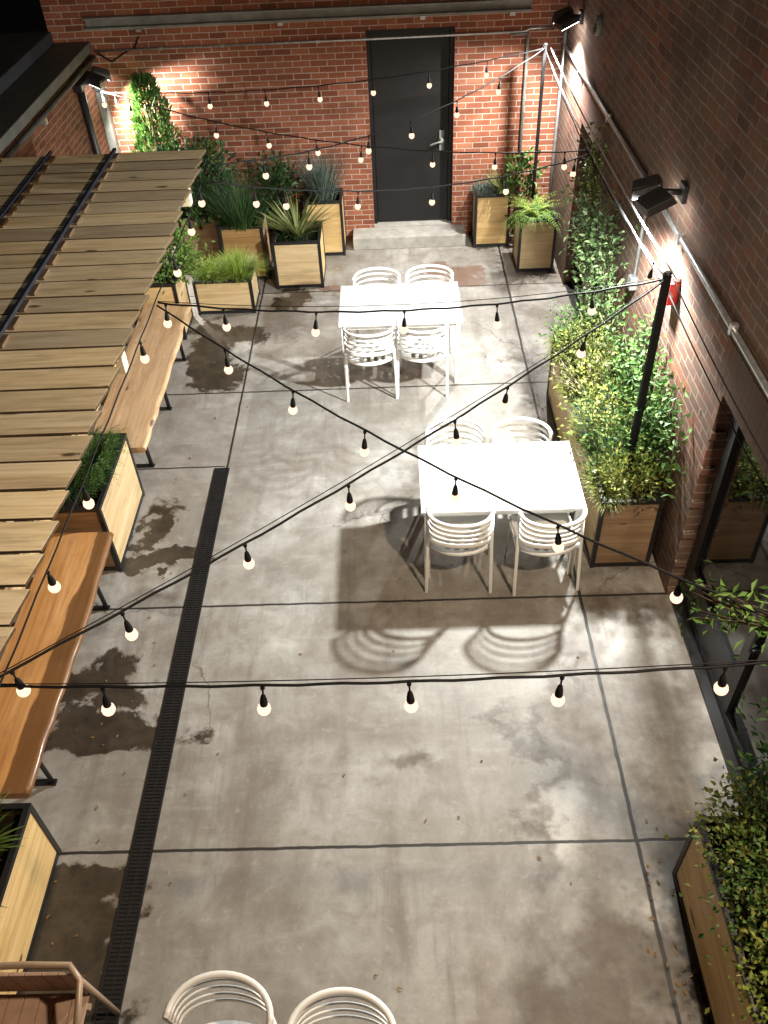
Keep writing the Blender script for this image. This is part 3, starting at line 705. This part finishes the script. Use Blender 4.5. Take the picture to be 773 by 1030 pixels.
strand('string of bulbs sagging diagonally from the alarm box post to the lower left pergola end', P1, (-1.72, 1.98, 2.27), .105, [.172, .324, .417, .582, .72, .86, .967], wire=True)
strand('string of bulbs running diagonally from the pergola edge to the lower right post', (-1.585, 5.05, 2.25), P3, .17, [.151, .288, .417, .56, .696, .832])
strand('nearest string of bulbs, straight across the bottom of the patio', (-1.74, 2.0, 2.27), P3, .07, [.151, .334, .50, .671, .847], wire=True)
strand('highest string of bulbs along the red brick wall to the left corner', P2, (-3.38, 10.45, 2.05), .16, [.121, .248, .37, .494, .615, .743, .878, .96])
strand('string of bulbs slanting from the right corner post to the far pergola end', P2, (-1.55, 7.42, 2.28), .24, [.16, .31, .46, .59, .76, .88])
strand('string of bulbs from the left corner sagging to the dark side doorway', (-3.38, 10.35, 2.12), (1.97, 8.6, 1.84), .25, [.02, .08, .268, .375, .479, .573, .714, .833, .958])
strand('string of bulbs from the pergola across below the step to the dark doorway', (-1.55, 7.15, 2.24), (1.97, 8.5, 1.84), .20, [.098, .169, .352, .55, .754, .955])
strand('string of bulbs hanging along the sawtooth edge of the pergola', (-1.565, 7.38, 2.33), (-1.60, 1.75, 2.31), .03, [.10, .19, .31, .505, .745, .85], r=.005, drop=.03)
strand('short bulb string between the right hand posts under the twin floodlight', P1, P2, .16, [.06], r=.006)
for k, (dz, sg) in enumerate(((.0, .06), (-.13, .08))):
    m = MB(); A = P1+V((.06, 0, dz)); B = P2+V((.06, 0, dz))
    m.tube([A.lerp(B, i/16)-V((0, 0, 4*sg*(i/16)*(1-i/16))) for i in range(17)], .0075, 6)
    tag(m.build('guy_wire', M['wire']), ['upper bare wire between the right hand posts under the twin floodlight', 'lower bare steel wire between the right hand posts passing through the vine'][k], 'wire', 'steel wires along the right wall')
for k, (dz,) in enumerate(((.0,), (-.12,))):
    m = MB(); A = P1+V((.04, 0, dz)); B = P3+V((.04, 0, dz))
    m.tube([A.lerp(B, i/12)-V((0, 0, .24*(i/12)*(1-i/12))) for i in range(13)], .005, 6)
    tag(m.build('support_cable', M['cable']), ['upper dark cable crossing in front of the glazed side door', 'lower dark cable crossing in front of the glazed side door'][k], 'cable', 'dark cables in front of the side door')

# ------------------------------------------------------------------ plants
def rv(r): return V((r.gauss(0, 1), r.gauss(0, 1), r.gauss(0, 1))).normalized()
def kite(m, p, d, nrm, L, W, mi=0, fold=.25):
    d = d.normalized(); s = d.cross(nrm)
    if s.length < 1e-4: s = d.cross(V((1, 0, 0)))
    s.normalize(); n = s.cross(d)
    b, tip = p, p+d*L; mid = p+d*L*.42
    l = mid+s*W/2+n*W*fold; r = mid-s*W/2+n*W*fold
    vs = [m.bm.verts.new(x) for x in (b, l, tip, r)]
    m.bm.faces.new((vs[0], vs[1], vs[2])).material_index = mi; m.bm.faces.new((vs[0], vs[2], vs[3])).material_index = mi
def blade(m, base, d, L, W, droop, seg=4, mi=0, r=None):
    p = V(base); d = d.normalized(); side = d.cross(V((0, 0, 1)))
    if side.length < .05: side = V((1, 0, 0)) if r is None else V((r.uniform(-1, 1), r.uniform(-1, 1), 0))
    side.normalize(); prev = None
    for i in range(seg+1):
        w = W*(1-(i/seg)**1.6)*(.7+.3*min(1, i+.5)); v = (m.bm.verts.new(p+side*w/2), m.bm.verts.new(p-side*w/2)) if i < seg else (m.bm.verts.new(p),)
        if prev:
            f = m.bm.faces.new((prev[0], prev[1], v[1], v[0])) if len(v) == 2 else m.bm.faces.new((prev[0], prev[1], v[0])); f.material_index = mi; f.smooth = True
        prev = v; p = p+d*L/seg; d = (d+V((0, 0, -droop/seg))).normalized()
def grass(label, loc, n, h, spread, W, mat, droop=.8, lean=.55, seed=0, seg=4, base=.06, name='ornamental_grass', cat='grass plant'):
    r = random.Random(seed); m = MB()
    for _ in range(n):
        a = r.uniform(0, 6.283); q = r.random()**.5
        b = V((math.cos(a)*base*q, math.sin(a)*base*q, 0)); a2 = a+r.gauss(0, .5)
        d = V((math.cos(a2)*lean*(q+.15), math.sin(a2)*lean*(q+.15), 1))
        d.x *= spread[0]; d.y *= spread[1]
        blade(m, b, d, h*r.uniform(.55, 1.1), W*r.uniform(.7, 1.2), droop*r.uniform(.5, 1.4), seg, 0, r)
    o = m.build(name, mat, fix=False); o.location = loc; return tag(o, label, cat)
def foliage(size, n, L, W, r, clumps=None, low=.0, up=.5, m=None, spread=.33):
    m = m or MB(); clumps = clumps or max(6, n//35); cs = []
    for _ in range(clumps):
        d = rv(r)*(r.random()**.4); cs.append(V((d.x*size[0], d.y*size[1], d.z*size[2])))
    k = min(size)*spread
    for _ in range(n):
        c = r.choice(cs); p = c+V((r.gauss(0, k), r.gauss(0, k), r.gauss(0, k)))
        if p.z < -size[2]+low: p.z = -size[2]+low+r.random()*.05
        out = V((p.x/size[0], p.y/size[1], p.z/size[2]))
        d = out*.7+rv(r)*.9+V((0, 0, up))
        kite(m, p, d, rv(r)+V((0, 0, .8)), L*r.uniform(.6, 1.25), W*r.uniform(.7, 1.2))
    return m, cs
def shrub(label, loc, size, n, L, W, mat, seed, cat='shrub', name='shrub', up=.4, stems=10, clumps=None, spread=.33, stemmat='bark'):
    r = random.Random(seed); o = thing(name, label, cat, loc)
    m, cs = foliage(size, n, L, W, r, clumps, up=up, spread=spread)
    bmesh.ops.translate(m.bm, verts=m.bm.verts, vec=(0, 0, size[2]))
    m.build('foliage', mat, o, fix=False)
    m = MB()
    for c in r.sample(cs, min(stems, len(cs))):
        e = c+V((0, 0, size[2])); b = V((e.x*.15, e.y*.25, -.03)); m.tube([b, b.lerp(e, .5)+V((r.gauss(0, .02), r.gauss(0, .02), .03)), e], [.007, .005, .002], 5)
    m.build('stem', M[stemmat], o); return o
def fern(label, loc, n, L, mat, seed, pin=.05, spread=(1, 1), droop=1.2, name='fern', cat='fern', rise=1.0, wig=16):
    r = random.Random(seed); m = MB()
    for _ in range(n):
        a = r.uniform(0, 6.283); d = V((math.cos(a)*spread[0], math.sin(a)*spread[1], rise*r.uniform(.5, 1.5))).normalized(); p = V((math.cos(a)*.04*spread[0], math.sin(a)*.04*spread[1], 0)); l = L*r.uniform(.6, 1.1)
        for i in range(wig):
            t = i/wig; s = d.cross(V((0, 0, 1))); s = s.normalized() if s.length > .01 else V((1, 0, 0)); w = pin*(1-t*.8)*min(1, .4+t*4)
            for sg in (-1, 1): kite(m, p, s*sg+d*.55+rv(r)*.2, V((0, 0, 1))+rv(r)*.3, w*r.uniform(.8, 1.2), w*.30)
            p = p+d*l/wig; d = (d+V((0, 0, -droop/wig))+rv(r)*.02).normalized()
    o = m.build(name, mat, fix=False); o.location = loc; return tag(o, label, cat)
def mound(label, loc, size, n, L, W, mat, seed, name, cat):
    """soft feathery tuft: fine blades from many points of a low dome"""
    r = random.Random(seed); m = MB()
    for _ in range(n):
        a = r.uniform(0, 6.283); q = r.random()**.5; b = V((math.cos(a)*size[0]*q*.7, math.sin(a)*size[1]*q*.7, size[2]*r.random()*.4))
        d = V((math.cos(a)*q*.9, math.sin(a)*q*.9, .9))+rv(r)*.45
        blade(m, b, d, L*r.uniform(.5, 1.15), W, 1.2*r.uniform(.4, 1.4), 3, 0, r)
    o = m.build(name, mat, fix=False); o.location = loc; return tag(o, label, cat)

# spiky plant in the square planter, left back group
grass('variegated spiky plant with sword leaves in the square planter', (-1.16, 9.74, .53), 105, .56, (1, 1), .038, M['lf_agave'], .55, 1.1, 11, 5, .06, 'spiky_plant', 'spiky plant')
mound('low green filler leaves under the variegated spiky plant', (-1.16, 9.74, .52), (.3, .3, .08), 260, .16, .010, M['lf_dark'], 12, 'groundcover_plant', 'plant')
mound('bright feathery tuft on the right of the low planter', (-1.83, 9.08, .38), (.2, .2, .12), 1200, .32, .0075, M['lf_yel'], 13, 'feathery_grass', 'grass plant')
mound('smaller feathery tuft on the left of the low planter', (-2.14, 9.06, .38), (.16, .18, .1), 700, .26, .007, M['lf_yel'], 14, 'feathery_grass', 'grass plant')
grass('blue grey upright grass in the tall planter left of the door', (-.87, 10.5, .65), 480, .66, (.8, .6), .009, M['lf_blue'], .5, .55, 15, 4, .14)
grass('tall dark thin grass beside the spiky plant', (-1.83, 9.9, .62), 650, .80, (.9, .8), .009, M['lf_dark'], .7, .7, 16, 4, .16)
shrub('dark broad leaved shrub rising beside the far end of the pergola', (-2.33, 10.24, .60), (.32, .30, .42), 1100, .10, .055, M['lf_dark'], 17)
shrub('yellowish topped leafy shrub above the dark one at the far end of the pergola', (-2.20, 10.32, 1.22), (.12, .12, .18), 170, .08, .04, M['lf_olive'], 18)
shrub('light green leafy shrub spilling from the planter at the bench end', (-2.46, 8.66, .62), (.34, .28, .28), 1500, .055, .03, M['lf_bright'], 19)
shrub('dim bushy plant against the brick behind the spiky plant', (-1.45, 10.45, .45), (.30, .22, .38), 800, .08, .04, M['lf_dark'], 20)
mound('green filler leaves at the foot of the tall dark grass', (-1.83, 9.9, .64), (.3, .3, .1), 500, .18, .012, M['lf_mid'], 26, 'groundcover_plant', 'plant')
shrub('round leafy plant crowding the dim planter behind the low one', (-2.40, 10.12, .55), (.24, .2, .2), 420, .07, .04, M['lf_mid'], 27)
# right back corner
grass('blue green tufted grass in the planter right of the door', (1.16, 10.52, .62), 240, .26, (1, 1), .010, M['lf_blue'], .8, .9, 21, 3, .1)
grass('spiky olive plant fanning out between the two right back planters', (1.42, 10.50, .62), 70, .55, (1, .8), .024, M['lf_agave'], .5, .9, 22, 4, .06, 'spiky_plant', 'spiky plant')
fern('yellow green fern trailing over the right back planter', (1.68, 9.9, .66), 46, .40, M['lf_yel'], 23, .055, (1, 1))
fern('green fern hanging down the front of the right back planter', (1.66, 9.74, .64), 50, .46, M['lf_bright'], 24, .06, (1, .9), 2.6)
shrub('leafy young shrub in front of the brick behind the right back fern', (1.66, 10.36, .55), (.22, .16, .42), 300, .085, .05, M['lf_mid'], 25)
# evergreen behind pergola
t_ = thing('evergreen_tree', 'narrow columnar evergreen lit against the red brick wall', 'tree', (-2.78, 10.32, 0))
r = random.Random(31); m = MB()
for k in range(5200):
    z = .35+1.85*r.random()**.9; fr = (z-.35)/1.85; rad = .27*min(1, .55+fr*1.6)*math.sqrt(max(.02, 1-max(0, fr-.45)**1.6/.42))
    a = r.uniform(0, 6.283); q = rad*math.sqrt(r.uniform(.25, 1.0))*(1+.22*math.sin(a*3+z*7)*math.sin(z*11))
    pz = V((math.cos(a)*q, math.sin(a)*q, z)); d = V((math.cos(a)*.55, math.sin(a)*.55, 1))+rv(r)*.4
    kite(m, pz, d, rv(r), r.uniform(.05, .10), .020)
for k in range(60): kite(m, V((r.gauss(0, .04), r.gauss(0, .04), 2.12+r.random()*.06)), V((r.gauss(0, .25), r.gauss(0, .25), 1)), rv(r), .12, .02)
m.build('crown', M['lf_conif'], t_, fix=False)
m = MB(); m.tube([(0, 0, 0), (0, 0, 1.2), (.01, 0, 2.05)], [.035, .028, .006], 8); m.build('trunk', M['bark'], t_)
# long planter on the right
def vine(label, path, n, L, W, mat, seed, spread, group=None):
    r = random.Random(seed); o = thing('climbing_vine', label, 'vine', path[0]); o0 = V(path[0]); m = MB(); ms = MB()
    for s_ in range(7):
        off = V((r.gauss(0, spread[0]), r.gauss(0, spread[1]), r.gauss(0, spread[2]*.3)))
        pts = [V(p)-o0+off*(.2+.8*i/(len(path)-1))+rv(r)*.03 for i, p in enumerate(path)]
        ms.tube(pts, .004, 5)
        for _ in range(n//7):
            i = r.randrange(len(pts)-1); p = pts[i].lerp(pts[i+1], r.random())+V((r.gauss(0, spread[0]), r.gauss(0, spread[1]), r.gauss(0, spread[2])))*.8
            p.x = min(p.x, XR-o0.x-.015-abs(r.gauss(0, .02)))
            kite(m, p, rv(r)+V((-.7, -.1, -.1)), V((-1, 0, .6))+rv(r)*.6, L*r.uniform(.6, 1.3), W*r.uniform(.7, 1.3))
    m.build('foliage', mat, o, fix=False); ms.build('stem', M['bark'], o); return o
vine('brightly lit climbing vine on the brown brick wall below the twin floodlight', [(1.86, 6.6, .6), (1.88, 6.8, 1.1), (1.9, 7.1, 1.45), (1.9, 7.5, 1.6)], 2100, .052, .030, M['lf_vine'], 41, (.10, .28, .22))
vine('thin trailing vine hanging beside the dark side doorway', [(1.93, 8.05, .9), (1.94, 8.12, 1.3), (1.95, 8.15, 1.7), (1.95, 8.3, 1.98)], 1100, .055, .024, M['lf_olive'], 42, (.05, .16, .14))
vine('leafy vine spread over the brown brick wall behind the black post', [(1.85, 5.9, .65), (1.88, 5.6, .95), (1.93, 5.35, 1.1), (1.95, 5.6, 1.35)], 2300, .055, .032, M['lf_mid'], 43, (.07, .32, .20))
yy = [4.85, 5.15, 5.45, 5.75, 6.05, 6.35, 6.65, 6.9]
desc = ['yellow green leafy shrub', 'bushy mid green shrub', 'olive leafy shrub', 'dense dark leafy shrub', 'pale twiggy shrub', 'low mossy shrub', 'yellowish mossy shrub', 'dull green shrub']
wher = ['at the near end of the long planter', 'in the long planter right by the black post', 'in the long planter just beyond the black post', 'in the middle of the long planter', 'past the middle of the long planter', 'in the far half of the long planter', 'towards the far end of the long planter', 'at the far corner of the long planter']
mats = ['lf_oly', 'lf_mid', 'lf_oly', 'lf_dark', 'lf_oly', 'lf_olive', 'lf_oly', 'lf_mid']
for k, y in enumerate(yy):
    shrub(desc[k]+' '+wher[k], (1.70+.03*math.sin(k*2.3), y, .60), (.24, .21, .17+.06*(k % 3)), 1300, .040, .022, M[mats[k]], 50+k, up=.3, spread=.42)
grass('wispy grey green grass in the long planter next to the nearer table', (1.66, 5.35, .62), 200, .55, (1, 1), .006, M['lf_blue'], .7, .6, 61, 4, .08)
r = random.Random(62); m = MB()
for k in range(26):
    a = r.uniform(0, 6.28); d = V((math.cos(a)*.6-.25, math.sin(a)*.6, 1)).normalized(); p0 = V((0, 0, 0)); pts = [p0]
    for i in range(4): p0 = p0+d*.12; d = (d+rv(r)*.25+V((-.04, 0, -.05))).normalized(); pts.append(p0)
    m.tube(pts, [.004, .0035, .003, .002, .001], 4)
    for i in range(1, 5):
        for q in range(3): kite(m, pts[i], rv(r)+d, rv(r), .05, .006)
o = m.build('dry_twigs', M['twig'], fix=False); o.location = (1.64, 6.05, .64); tag(o, 'bare pale twigs sticking out of the long planter', 'twigs')
for k, (y, lab) in enumerate(((4.88, 'cushion of yellow green moss like growth at the near left corner of the long planter'), (5.5, 'yellow green cushion on the left rim of the long planter beside the far chair'),
                                 (6.15, 'yellow green cushion halfway along the left rim of the long planter'), (6.8, 'yellow green cushion at the far left rim of the long planter'))):
    mound(lab, (1.56, y, .64), (.12, .34, .10), 1000, .15, .007, M['lf_oly'], 64+k, 'groundcover_plant', 'plant')
# stake
m = MB(); m.tube([(1.93, 7.95, .02), (1.95, 7.9, 1.62)], .008, 6); tag(m.build('bamboo_stake', M['beamwood']), 'pale upright stake in the lit vine by the side doorway', 'stake')
# bench-row planter greenery
fern('dark green feathery plant draping over the pale planter', (-2.46, 5.32, .72), 260, .40, M['lf_mid'], 71, .05, (.42, 1.5), 1.5, 'asparagus_fern', 'fern', .8)
mound('dense dark filler greenery in the pale planter between the benches', (-2.62, 5.25, .66), (.32, .5, .16), 1500, .20, .010, M['lf_dark'], 72, 'groundcover_plant', 'plant')
grass('bright green spiky plant in the lower left planter', (-2.44, 2.12, .54), 120, .36, (1, 1), .026, M['lf_bright'], .8, 1.2, 73, 5, .06, 'spiky_plant', 'spiky plant')
mound('dark filler leaves below the bright spiky plant at lower left', (-2.48, 1.85, .52), (.28, .5, .1), 500, .16, .012, M['lf_dark'], 74, 'groundcover_plant', 'plant')
# lower right planter
for k, (y, s, mt, lab) in enumerate(((2.0, (.22, .22, .20), 'lf_oly', 'olive bushy shrub at the far end of the lower right planter'), (1.72, (.24, .24, .26), 'lf_mid', 'mid green shrub next along the lower right planter'),
                                     (1.42, (.24, .25, .24), 'lf_oly', 'olive shrub in the middle of the lower right planter'), (1.1, (.24, .26, .22), 'lf_yel', 'yellow green shrub nearest us in the lower right planter'))):
    shrub(lab, (1.76, y, .60), s, 1500, .036, .024, M[mt], 80+k, up=.25, spread=.42)
shrub('tall loose leafy shrub at the right edge in front of the glazed door', (1.88, 2.25, .60), (.12, .30, .42), 420, .06, .032, M['lf_dark'], 90, spread=.5)
vine('green vine wound round the lower right post top', [(1.75, 1.97, 1.6), (1.73, 2.0, 2.0), (1.66, 2.1, 2.30), (1.45, 2.2, 2.30), (1.26, 2.38, 2.24)], 420, .055, .022, M['lf_mid'], 91, (.06, .09, .06))
# fallen leaf litter
r = random.Random(95); m = MB()
for k in range(190):
    x, y = r.choice([(r.gauss(1.40, .05), r.gauss(5.9, .5)), (r.gauss(1.4, .08), r.gauss(6.8, .4)), (r.gauss(1.42, .05), r.gauss(1.7, .4)), (r.gauss(-2.05, .12), r.uniform(1.5, 8)), (r.uniform(-.4, 1.4), r.gauss(9.9, .3)), (r.uniform(-2.2, 1.3), r.uniform(1.5, 9))])
    kite(m, V((x, y, .004)), V((r.gauss(0, 1), r.gauss(0, 1), .05)), V((0, 0, 1)), r.uniform(.015, .04), .014)
tag(m.build('leaf_litter', M['lf_dry'], fix=False), 'scattered small dry leaves on the concrete', 'leaves', kind='stuff')

# ------------------------------------------------------------------ world, camera, render
wd = bpy.data.worlds.new('World'); S.world = wd; wd.use_nodes = True
nt = wd.node_tree; nt.nodes.clear(); ow = nt.nodes.new('ShaderNodeOutputWorld'); bg = nt.nodes.new('ShaderNodeBackground'); sk = nt.nodes.new('ShaderNodeTexSky')
sk.sky_type = 'NISHITA'; sk.sun_disc = False; sk.sun_elevation = R(1.0); sk.sun_rotation = R(200); bg.inputs[1].default_value = .03
nt.links.new(sk.outputs[0], bg.inputs[0]); nt.links.new(bg.outputs[0], ow.inputs[0])

cam = bpy.data.cameras.new('camera'); co = bpy.data.objects.new('camera', cam); COL.objects.link(co)
MR = [[0.9992829533522061, -0.005275374618424564, -0.03749332690396961], [-0.03106268699144152, -0.6804305185578458, -0.7321539584622712], [-0.02164921745847593, 0.7327936133985725, -0.6801064854459918]]
mw = Matrix((( MR[0][0], -MR[1][0], -MR[2][0], 0), (MR[0][1], -MR[1][1], -MR[2][1], 0), (MR[0][2], -MR[1][2], -MR[2][2], 5.0), (0, 0, 0, 1)))
co.matrix_world = mw
cam.sensor_fit = 'HORIZONTAL'; cam.sensor_width = 36; cam.lens = 850/773*36; cam.clip_start = .05; cam.clip_end = 300
S.camera = co
S.render.engine = 'CYCLES'
S.view_settings.view_transform = 'Standard'; S.view_settings.look = 'None'; S.view_settings.exposure = .05; S.view_settings.gamma = 1
S.cycles.use_denoising = True
try: S.cycles.denoiser = 'OPENIMAGEDENOISE'
except Exception: pass
S.cycles.max_bounces = 6; S.cycles.diffuse_bounces = 4; S.cycles.glossy_bounces = 3; S.cycles.transmission_bounces = 4; S.cycles.transparent_max_bounces = 6
S.cycles.sample_clamp_indirect = 4; S.cycles.caustics_reflective = False; S.cycles.caustics_refractive = False
